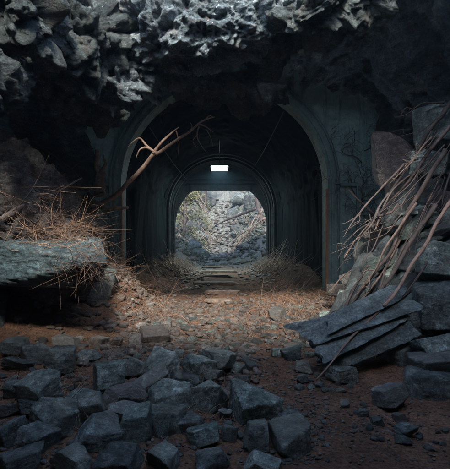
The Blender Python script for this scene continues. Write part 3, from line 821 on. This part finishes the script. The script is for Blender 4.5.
# creeper on the right portal wall
def creeper():
    mb = MB(); r = random.Random(4)
    def grow(x, z, a, L, rad, dep):
        pts = [(x, PY-.03, z)]; n = 6
        for i in range(n):
            a += r.uniform(-.5, .5); x += math.cos(a)*L/n; z += math.sin(a)*L/n
            pts.append((x, PY-.03-r.random()*.03, z))
            if dep and r.random() < .75: grow(x, z, a+r.choice([-1,1])*r.uniform(.5,1.2), L*.6, rad*.6, dep-1)
        mb.add(tube_data(pts, [rad*(1-.8*k/n) for k in range(n+1)], 4, dep, 0, sub=2))
    for k in range(12):
        grow(TC+TR+.75+r.random()*1.3, 1.2+r.random()*2.6, r.uniform(.2, 2.4), .9, .016, 3)
    tag(mb.build('creeper', 'barkd'), 'dark dead creeper net clinging to the right portal wall', 'creeper')
creeper()

# ------------------------------------------------------------------ small stones that can be counted
protos = []
for i in range(14):
    v, f = block_shape(900+i, n=3, boxy=.8+.25*(i%2), cuts=5+3*(i%3), rough=.06, fine=.03, sharp=20)
    protos.append((v, f))
def mesh_of(i, mat):
    me = bpy.data.meshes.new('stone'); v, f = protos[i]
    me.from_pydata([tuple(a) for a in v*.5], [], [tuple(a) for a in f]); me.polygons.foreach_set('use_smooth', [True]*len(me.polygons)); me.materials.append(M[mat]); me.update()
    return me
PM = {(i, m): mesh_of(i, m) for i in range(14) for m in ('rock', 'rockd', 'pebble')}
boxes = [(px, py, w, h) for (px, py, w, h, *_) in NAMED if True]
placed = []
ZONES = [  # px range, py of the base, count, size range in px, materials, label, group
 ((150,330),(303,318),42,(4,8),('pebble','rock','pebble'),'small pale stone in the straw-strewn rubble just before the portal','stones before the portal'),
 ((140,330),(318,334),55,(5,11),('rock','pebble','rock','rockd'),'small grey stone in the rubble band across the path','stones of the central rubble band'),
 ((190,330),(334,349),45,(6,12),('rock','rockd','rock'),'small grey stone along the near edge of the central rubble','stones of the near rubble edge'),
 ((118,252),(350,372),34,(7,15),('rock','rock','rockd'),'small blue-grey stone at the back of the foreground pile','small stones behind the foreground pile'),
 ((208,250),(385,440),20,(6,13),('rock','rockd'),'small stone between the foreground pile and the wedge-shaped block','small stones beside the wedge-shaped block'),
 ((295,350),(352,392),22,(5,11),('rock','rockd'),'small dim stone at the right side of the path below the roots','small stones at the right path edge'),
 ((0,130),(345,400),30,(6,12),('rockd','rock'),'small dark stone on the left ground in front of the hollow','small stones before the left hollow'),
 ((355,450),(405,450),14,(5,10),('rockd',),'small dark stone on the shaded ground at the lower right','small stones at the lower right'),
]
rs = random.Random(77)
for (xr, yr, n, sr, ms, lab, grp) in ZONES:
    for _ in range(n):
        for tr in range(30):
            px = rs.uniform(*xr); py = rs.uniform(*yr); s = rs.uniform(*sr)*rs.uniform(.75,1.1)
            if all((px-a)**2+(py-b)**2 > ((s+c)*.42)**2 for a, b, c in placed) and \
               all(abs(px-a) > (w+s)*.42 or abs(py-s*.3-b) > (h+s*.6)*.45 for (a, b, w, h) in boxes): break
        else: continue
        placed.append((px, py, s))
        Y = H*F/(py-CY)
        for _k in range(8): Y = max(2.5, (H-gz((px-CX)/F*Y, Y))*F/(py-CY))
        x = (px-CX)/F*Y; W = s/F*Y
        o = bpy.data.objects.new('stone', PM[(rs.randrange(14), rs.choice(ms))])
        hgt = rs.uniform(.5,.85)
        o.scale = (W, W*rs.uniform(.8,1.3), W*hgt); o.location = (x, Y, gz(x, Y)+W*hgt*.2)
        o.rotation_euler = (rs.uniform(-.3,.3), rs.uniform(-.3,.3), rs.uniform(0, 6.3))
        link(o); tag(o, lab, 'stone', grp)

# ------------------------------------------------------------------ gravel (uncountable)
def island_variant(src, name, a=.45, bb=1.7):
    m = M[src].copy(); m.name = name; nt = m.node_tree; b = nt.nodes['Principled BSDF']
    l = b.inputs['Base Color'].links[0].from_socket
    g = nt.nodes.new('ShaderNodeNewGeometry'); mr = nt.nodes.new('ShaderNodeMapRange'); mr.inputs[3].default_value = a; mr.inputs[4].default_value = bb
    nt.links.new(g.outputs['Random Per Island'], mr.inputs[0])
    h = nt.nodes.new('ShaderNodeHueSaturation'); nt.links.new(l, h.inputs['Color']); nt.links.new(mr.outputs[0], h.inputs['Value'])
    mt = nt.nodes.new('ShaderNodeMath'); mt.operation = 'MULTIPLY'; mt.inputs[1].default_value = 7.31; nt.links.new(g.outputs['Random Per Island'], mt.inputs[0])
    fr = nt.nodes.new('ShaderNodeMath'); fr.operation = 'FRACT'; nt.links.new(mt.outputs[0], fr.inputs[0])
    fm = nt.nodes.new('ShaderNodeMath'); fm.operation = 'MULTIPLY'; fm.inputs[1].default_value = .6; nt.links.new(fr.outputs[0], fm.inputs[0])
    c = mixc(nt, fm.outputs[0], h.outputs[0], (.17,.11,.08))
    nt.links.new(c, b.inputs['Base Color']); M[name] = m
island_variant('straw', 'straw_mixed', .35, 1.6); island_variant('strawd', 'straw_dull', .35, 1.5); island_variant('pebble', 'gravel_brown'); island_variant('rockd', 'gravel_dark', .6, 1.5); island_variant('ravine', 'scree_rock', .45, 1.4)
def gravel(name, n, fx, seed, smin, smax, mat, lift=.25, kindlabel=None):
    r = random.Random(seed); V, Fc = [], []; base = 0
    lv, lf = ico(2)
    variants = []
    for k in range(8):
        v, f = block_shape(1500+k, n=2, rough=.08, fine=0, sharp=14); variants.append(v*.5*np.array([1, 1, [.55,.8,1.1][k % 3]]))
    for _ in range(n):
        x, y = fx(r)
        s = smin+(smax-smin)*r.random()**2.5
        a = r.uniform(0, 6.3); c, sn = math.cos(a), math.sin(a)
        v = variants[r.randrange(8)]*np.array([s, s*r.uniform(.7,1.3), s*r.uniform(.45,.8)])
        tl = r.uniform(-.4,.4); ct, st = math.cos(tl), math.sin(tl)
        v = v @ np.array([[1,0,0],[0,ct,-st],[0,st,ct]]) @ np.array([[c,sn,0],[-sn,c,0],[0,0,1]])
        V.append(v+np.array([x, y, gz(x, y)+s*lift*.5])); Fc.append(lf+base); base += len(v)
    tag(mesh_obj(name, np.concatenate(V), np.concatenate(Fc), M[mat]), kindlabel, 'gravel', kind='stuff')
def px_sample(x0, x1, y0, y1):
    def f(r):
        py = r.uniform(y0, y1); Y = H*F/(py-CY); px = r.uniform(x0, x1); return (px-CX)/F*Y, Y
    return f
def mixs(*fs):
    def f(r): return r.choice(fs)(r)
    return f
gravel('gravel', 5200, mixs(px_sample(120,345,297,350), px_sample(150,330,285,330), px_sample(140,340,300,345), px_sample(100,260,340,400)), 1, .015, .115, 'gravel_brown', kindlabel='brown and grey gravel strewn over the dirt path')
gravel('gravel', 2600, mixs(px_sample(-30,130,330,470), px_sample(-30,250,380,470), px_sample(250,330,350,470), px_sample(310,400,290,350)), 2, .008, .05, 'gravel_dark', kindlabel='dark gravel scattered over the shaded ground')
gravel('gravel', 1500, lambda r: (r.gauss(-2.1, .75), r.gauss(8.1, 1.0)), 14, .02, .16, 'gravel_brown', kindlabel='brown stones and chips on the bank between the ledge and the portal')
gravel('gravel', 5200, mixs(px_sample(-20,470,370,470), px_sample(230,420,350,440)), 15, .004, .03, 'gravel_brown', kindlabel='brown grit and crumbs on the bare dirt of the foreground')
gravel('gravel', 500, px_sample(318,400,288,322), 16, .02, .12, 'gravel_brown', kindlabel='brown chips on the dirt at the right portal foot')
gravel('gravel', 1500, lambda r: (TC+r.choice([-1,1])*abs(r.gauss(1.6, .5)), r.uniform(11, 26)), 3, .03, .16, 'gravel_brown', kindlabel='gravel and chips along the tunnel floor')

# ------------------------------------------------------------------ straw, sticks, dry grass
def strands(name, n, start, mat, label, Lr=(.15,.5), rad=.0035, seed=5, droop=.3, dirf=None, cat='dry grass'):
    r = random.Random(seed); V, Fc = [], []
    for _ in range(n):
        p = start(r)
        d = Vector(dirf(r, p)) if dirf else Vector((r.gauss(0,1), r.gauss(0,1), abs(r.gauss(0,.5))))
        d.normalize(); L = r.uniform(*Lr); k = 6
        up = Vector((r.gauss(0,1), r.gauss(0,1), r.gauss(0,1)))*.5
        rr = rad*r.uniform(.4, 1.4); b = len(V); u2 = Vector((r.gauss(0,1), r.gauss(0,1), r.gauss(0,1)))*.6; ph = r.uniform(1.5, 5.5)
        a1 = d.cross(Vector((.3,.2,1))).normalized(); a2 = d.cross(a1)
        for i in range(k+1):
            t = i/k; q = Vector(p)+d*L*t+up*L*t*t*.8+u2*L*.22*math.sin(t*ph)+Vector((0,0,-droop*L*t*t))
            w = rr*(1-.7*t)
            for th in (0, 2.094, 4.189): V.append(q+a1*math.cos(th)*w+a2*math.sin(th)*w)
        for i in range(k):
            for j in range(3): Fc.append((b+i*3+j, b+i*3+(j+1)%3, b+(i+1)*3+(j+1)%3, b+(i+1)*3+j))
    return tag(mesh_obj(name, np.array([v[:] for v in V]), np.array(Fc), M[mat]), label, cat, kind='stuff')
# surface height over the left side (ledge and slope) comes from casting rays on what has been built
bpy.context.view_layer.update()
dg = bpy.context.evaluated_depsgraph_get()
def cast_px(px, py):
    o = Vector((0, 0, H)); d = (at(px, py, 1.)-o).normalized()
    hit, loc, nor, *_ = scene.ray_cast(dg, o, d)
    return (loc, nor) if hit else (None, None)
def on_px(box):
    def f(r):
        for _ in range(20):
            loc, nor = cast_px(r.gauss(*box[0]), r.gauss(*box[1]))
            if loc is not None and 5.3 < loc.y < 12 and loc.z < 2.7: return loc
        return Vector((0, 8, 0))
    return f
def ground_pt(f):
    def g(r):
        x, y = f(r); return Vector((x, y, gz(x, y)+.01))
    return g
strands('dry_grass', 300, on_px(((55,22),(233,7))), 'straw_mixed', 'tangle of dry orange grass on top of the left rock ledge', (.15,.5), .0045, 6, .25, lambda r, p: (r.gauss(.3,1), r.gauss(-.1,.5), r.gauss(.35,.3)))
strands('dry_grass', 300, on_px(((95,20),(262,14))), 'straw_dull', 'dull dry grass hanging between the ledge and the portal', (.15,.4), .0045, 7, .3, lambda r, p: (r.gauss(.4,.8), r.gauss(-.2,.5), r.gauss(.1,.4)))
strands('dry_grass', 380, on_px(((45,35),(190,28))), 'straw_dull', 'thin dead roots and grass on the left slope', (.15,.55), .0045, 8, .1, lambda r, p: (r.gauss(.8,.8), r.gauss(.3,.4), r.gauss(-.6,.5)))
strands('straw', 500, ground_pt(lambda r: (r.gauss(-2.1, .7), r.gauss(8.3, 1.0))), 'straw_mixed', 'dry straw matted on the bank beside the left portal foot', (.15,.45), .005, 41, .3, cat='straw')
strands('straw', 1800, ground_pt(mixs(px_sample(95,170,288,325), px_sample(255,335,285,318), px_sample(120,330,290,345))), 'straw_mixed', 'brown and orange straw scattered round the portal foot', (.1,.4), .0045, 9, .2, cat='straw')
strands('straw', 900, ground_pt(mixs(px_sample(0,130,330,400), px_sample(60,240,350,440))), 'straw_dull', 'dull straw lying round the stones', (.08,.3), .0035, 10, .2, cat='straw')
def bank(side):
    def f(r):
        y = r.uniform(11.8, 23); x = TC+side*r.uniform(1.3, 2.6); return Vector((x, y, gz(x, y)))
    return f
for s in (-1, 1):
    strands('brushwood', 200, bank(s), 'bark', 'brushwood leaning on the %s tunnel wall' % ('left' if s < 0 else 'right'), (.35,1.25), .013, 20+s, .05,
            lambda r, p, s=s: (s*r.uniform(.7,1.5), r.uniform(-.2,.9), r.uniform(.5,1.2)), cat='brushwood')
    strands('brushwood', 380, bank(s), 'straw_dull', 'straw-coloured sticks heaped along the %s tunnel wall' % ('left' if s < 0 else 'right'), (.2,.8), .007, 30+s, .1,
            lambda r, p, s=s: (s*r.uniform(.2,1.2), r.uniform(-.6,.9), r.uniform(.1,1.0)), cat='brushwood')

# ------------------------------------------------------------------ ravine beyond the tunnel
rv = random.Random(9)
for i in range(46):
    y = rv.uniform(27, 52); sd = rv.choice([-1,1]); x = sd*rv.uniform(.9, 1.2+.11*y*.8)
    s = rv.uniform(.4, 1.7)*(.6+y/60)
    o = bpy.data.objects.new('boulder', PM[(rv.randrange(14), 'rock')].copy()); o.data.materials[0] = M['ravine']
    o.scale = (s, s*rv.uniform(.8,1.4), s*rv.uniform(.5,1.)); o.location = (x, y, gz(x, y)+s*.15); o.rotation_euler = (rv.uniform(-.5,.5), rv.uniform(-.5,.5), rv.uniform(0,6))
    link(o); tag(o, 'pale boulder on the %s bank of the ravine beyond the tunnel' % ('left' if sd < 0 else 'right'), 'boulder', 'boulders of the %s ravine bank' % ('left' if sd < 0 else 'right'))
def tree(x, y, h, lean, crown, nleaf, leafmat, label, seed, cz=None):
    z = gz(x, y); t = empty('tree', (x, y, z)); r = random.Random(seed)
    tag(t, label, 'tree')
    top = Vector((lean[0], lean[1], h))
    mb = MB().add(tube_data([(0,0,-.4), tuple(top*.35+Vector((r.uniform(-.2,.2),0,0))), tuple(top*.7), tuple(top)], [h*.03, h*.022, h*.014, h*.004], 8, seed, .25))
    tips = []
    for k in range(16):
        f = r.uniform(.3, .95); b = top*f; L = crown*r.uniform(.5, 1.1)*(1.15-f*.5)
        a = r.uniform(0, 6.28); e = b+Vector((math.cos(a)*L, math.sin(a)*L, L*r.uniform(.1,.6)))
        m = (b+e)/2+Vector((0,0,.1*L))
        mb.add(tube_data([tuple(b), tuple(m), tuple(e)], [h*.009, h*.005, h*.0015], 5, seed+k, .1, sub=3)); tips += [e, m, (m+e)/2]
    mb.build('trunk', 'barkd', t)
    if nleaf:
        V, Fc = [], []
        for _ in range(nleaf):
            c = r.choice(tips)+Vector((r.gauss(0,1), r.gauss(0,1), r.gauss(0,.7)))*crown*.17
            u = Vector((r.gauss(0,1), r.gauss(0,1), r.gauss(0,1))).normalized(); w = u.orthogonal().normalized(); s = r.uniform(.04,.10)
            b = len(V); V += [c-u*s, c+w*s*.5, c+u*s, c-w*s*.5]; Fc.append((b, b+1, b+2, b+3))
        mesh_obj('crown', V, Fc, M[leafmat], t, smooth=False)
tree(-3.2, 35, 5.2, (.9,0), 2.0, 3800, 'leaf', 'yellow-green leaning tree at the upper left beyond the tunnel', 1)
tree(-2.7, 29.5, 4.6, (.2,.3), 1.3, 1800, 'leaf', 'smaller yellowish tree near the left side of the far opening', 2)
tree(-1.6, 44, 5.0, (.4,0), 2.0, 3000, 'leafb', 'dull green tree standing deep in the ravine behind the yellow one', 3)
tree(3.3, 33, 6.0, (-1.3,.6), 1.6, 500, 'leafb', 'dark sparse tree leaning in from the right bank of the ravine', 4)
tree(3.9, 42, 8.0, (-1.4,0), 2.2, 900, 'leafb', 'taller thin-leaved tree on the upper right bank of the ravine', 5)
tree(1.2, 52, 6.0, (.3,0), 2.2, 2600, 'leafb', 'farthest green tree at the head of the ravine', 6)
def undergrowth(n, side, x0, y0, y1, mat, label, seed, zr=.5):
    r = random.Random(seed); V, Fc = [], []
    cl = []
    for _ in range(70):
        y = r.uniform(y0, y1); x = side*(x0+r.random()*(1.5+.1*(y-26))); cl.append(Vector((x, y, gz(x, y)+.1)))
    for _ in range(n):
        c = r.choice(cl)+Vector((r.gauss(0,.25), r.gauss(0,.25), abs(r.gauss(0,zr))))
        u = Vector((r.gauss(0,1), r.gauss(0,1), r.gauss(0,1))).normalized(); w = u.orthogonal().normalized(); s = r.uniform(.04,.11)
        b = len(V); V += [c-u*s, c+w*s*.45, c+u*s, c-w*s*.45]; Fc.append((b, b+1, b+2, b+3))
    tag(mesh_obj('undergrowth', V, Fc, M[mat], smooth=False), label, 'undergrowth', kind='stuff')
undergrowth(3200, -1, 1.1, 27, 46, 'leaf', 'yellow-green undergrowth on the left ravine bank', 3)
undergrowth(1200, 1, 1.7, 28, 48, 'leafb', 'dark green undergrowth on the right ravine bank', 4)
def log(x0, y0, x1, y1, dz0, dz1, r0, mat, label, sd):
    p = [Vector((x0, y0, gz(x0, y0)+dz0)), Vector(((x0+x1)/2, (y0+y1)/2, (gz(x0, y0)+dz0+gz(x1, y1)+dz1)/2+.1)), Vector((x1, y1, gz(x1, y1)+dz1))]
    tag(MB().add(tube_data(p, [r0, r0*.8, r0*.4], 8, sd, .25)).build('fallen_log', mat), label, 'log')
log(-2.9, 29.5, -.9, 28.0, .35, .1, .07, 'barkp', 'pale fallen log sliding down the left ravine bank', 1)
log(-3.0, 30.5, -1.1, 28.8, .3, .1, .06, 'barkp', 'second thinner pale log above the sliding left log', 2)
log(3.2, 31, .9, 33, .6, .15, .09, 'bark', 'brown fallen log on the right ravine bank', 3)
log(2.9, 36, -.6, 40, 1.0, .2, .12, 'barkd', 'dark fallen trunk lying across the back of the ravine', 4)
rl = random.Random(12)
for i in range(16):
    sd = rl.choice([-1, 1]); y0 = rl.uniform(28, 44); x0 = sd*rl.uniform(1.6, 3.4); x1 = x0-sd*rl.uniform(1.0, 2.4); y1 = y0+rl.uniform(-1.5, 2)
    p = [Vector((x0, y0, gz(x0, y0)+rl.uniform(.3, 1.3))), Vector(((x0+x1)/2, (y0+y1)/2, (gz(x0,y0)+gz(x1,y1))/2+rl.uniform(.3,.7))), Vector((x1, y1, gz(x1, y1)+rl.uniform(.05,.4)))]
    tag(MB().add(tube_data(p, [.05, .035, .012], 6, i, .3)).add(tube_data([p[1], p[1]+Vector((-sd*.3, 0, .5)), p[1]+Vector((-sd*.5, .1, 1.0))], [.025, .016, .006], 5, i, .3)).build('bare_branch', 'bark'),
        'bare grey branch lying on the %s ravine bank beyond the tunnel' % ('left' if sd < 0 else 'right'), 'branch', 'bare branches on the %s ravine bank' % ('left' if sd < 0 else 'right'))
gravel('scree', 5200, lambda r: ((lambda y: (r.gauss(0, 1.6+.05*y), y))(r.uniform(25.5, 46))), 12, .05, .45, 'scree_rock', kindlabel='grey scree covering the ravine banks beyond the tunnel')

# ------------------------------------------------------------------ hazy air
def haze():
    m = bpy.data.materials.new('hazy_air'); m.use_nodes = True; nt = m.node_tree
    nt.nodes.remove(nt.nodes['Principled BSDF'])
    p = nt.nodes.new('ShaderNodeVolumePrincipled'); p.inputs['Density'].default_value = HAZE; p.inputs['Color'].default_value = (.45,.72,1.,1)
    p.inputs['Anisotropy'].default_value = .2
    nt.links.new(p.outputs[0], nt.nodes['Material Output'].inputs['Volume'])
    mb = MB().box((-450, -450, -2.), (450, 560, 50))
    o = mb.build('haze', 'rock', smooth=False); o.data.materials[0] = m
    tag(o, 'thin pale haze in the air', 'haze', kind='stuff')
HAZE = .0015
haze()

# ------------------------------------------------------------------ camera, light, world
cam_d = bpy.data.cameras.new('camera'); cam = bpy.data.objects.new('camera', cam_d); link(cam)
cam.location = (0, 0, H); cam.rotation_euler = (R(90), 0, 0)
cam_d.sensor_fit = 'HORIZONTAL'; cam_d.sensor_width = 36; cam_d.lens = 36*F/450
cam_d.shift_x = (225-CX)/450; cam_d.shift_y = (CY-234.5)/450
cam_d.clip_start = .05; cam_d.clip_end = 2000
scene.camera = cam
SUN_EL, SUN_AZ = 43, 4         # sun low behind the camera, a little to the right
w = bpy.data.worlds.new('World'); scene.world = w; w.use_nodes = True
nt = w.node_tree; bg = nt.nodes['Background']
sky = nt.nodes.new('ShaderNodeTexSky'); sky.sky_type = 'NISHITA'; sky.sun_disc = False
sky.sun_elevation = R(SUN_EL); sky.sun_rotation = R(180-SUN_AZ); sky.air_density = 1.; sky.dust_density = 1.4; sky.ozone_density = .5
nt.links.new(sky.outputs[0], bg.inputs[0]); bg.inputs[1].default_value = .15
sun_d = bpy.data.lights.new('sun', 'SUN'); sun_d.energy = 2.0; sun_d.angle = R(10); sun_d.color = (1., .92, .82)
sun = bpy.data.objects.new('sun', sun_d); link(sun)
sv = Vector((math.sin(R(SUN_AZ))*math.cos(R(SUN_EL)), -math.cos(R(SUN_AZ))*math.cos(R(SUN_EL)), math.sin(R(SUN_EL))))
sun.rotation_euler = sv.to_track_quat('Z', 'Y').to_euler()
scene.view_settings.view_transform = 'Standard'; scene.view_settings.look = 'None'
scene.view_settings.exposure = 2.05; scene.view_settings.gamma = 1
scene.render.engine = 'CYCLES'
scene.cycles.use_denoising = True; scene.cycles.max_bounces = 5; scene.cycles.diffuse_bounces = 3; scene.cycles.glossy_bounces = 2
scene.cycles.sample_clamp_indirect = 4; scene.cycles.use_adaptive_sampling = True; scene.cycles.adaptive_threshold = .02
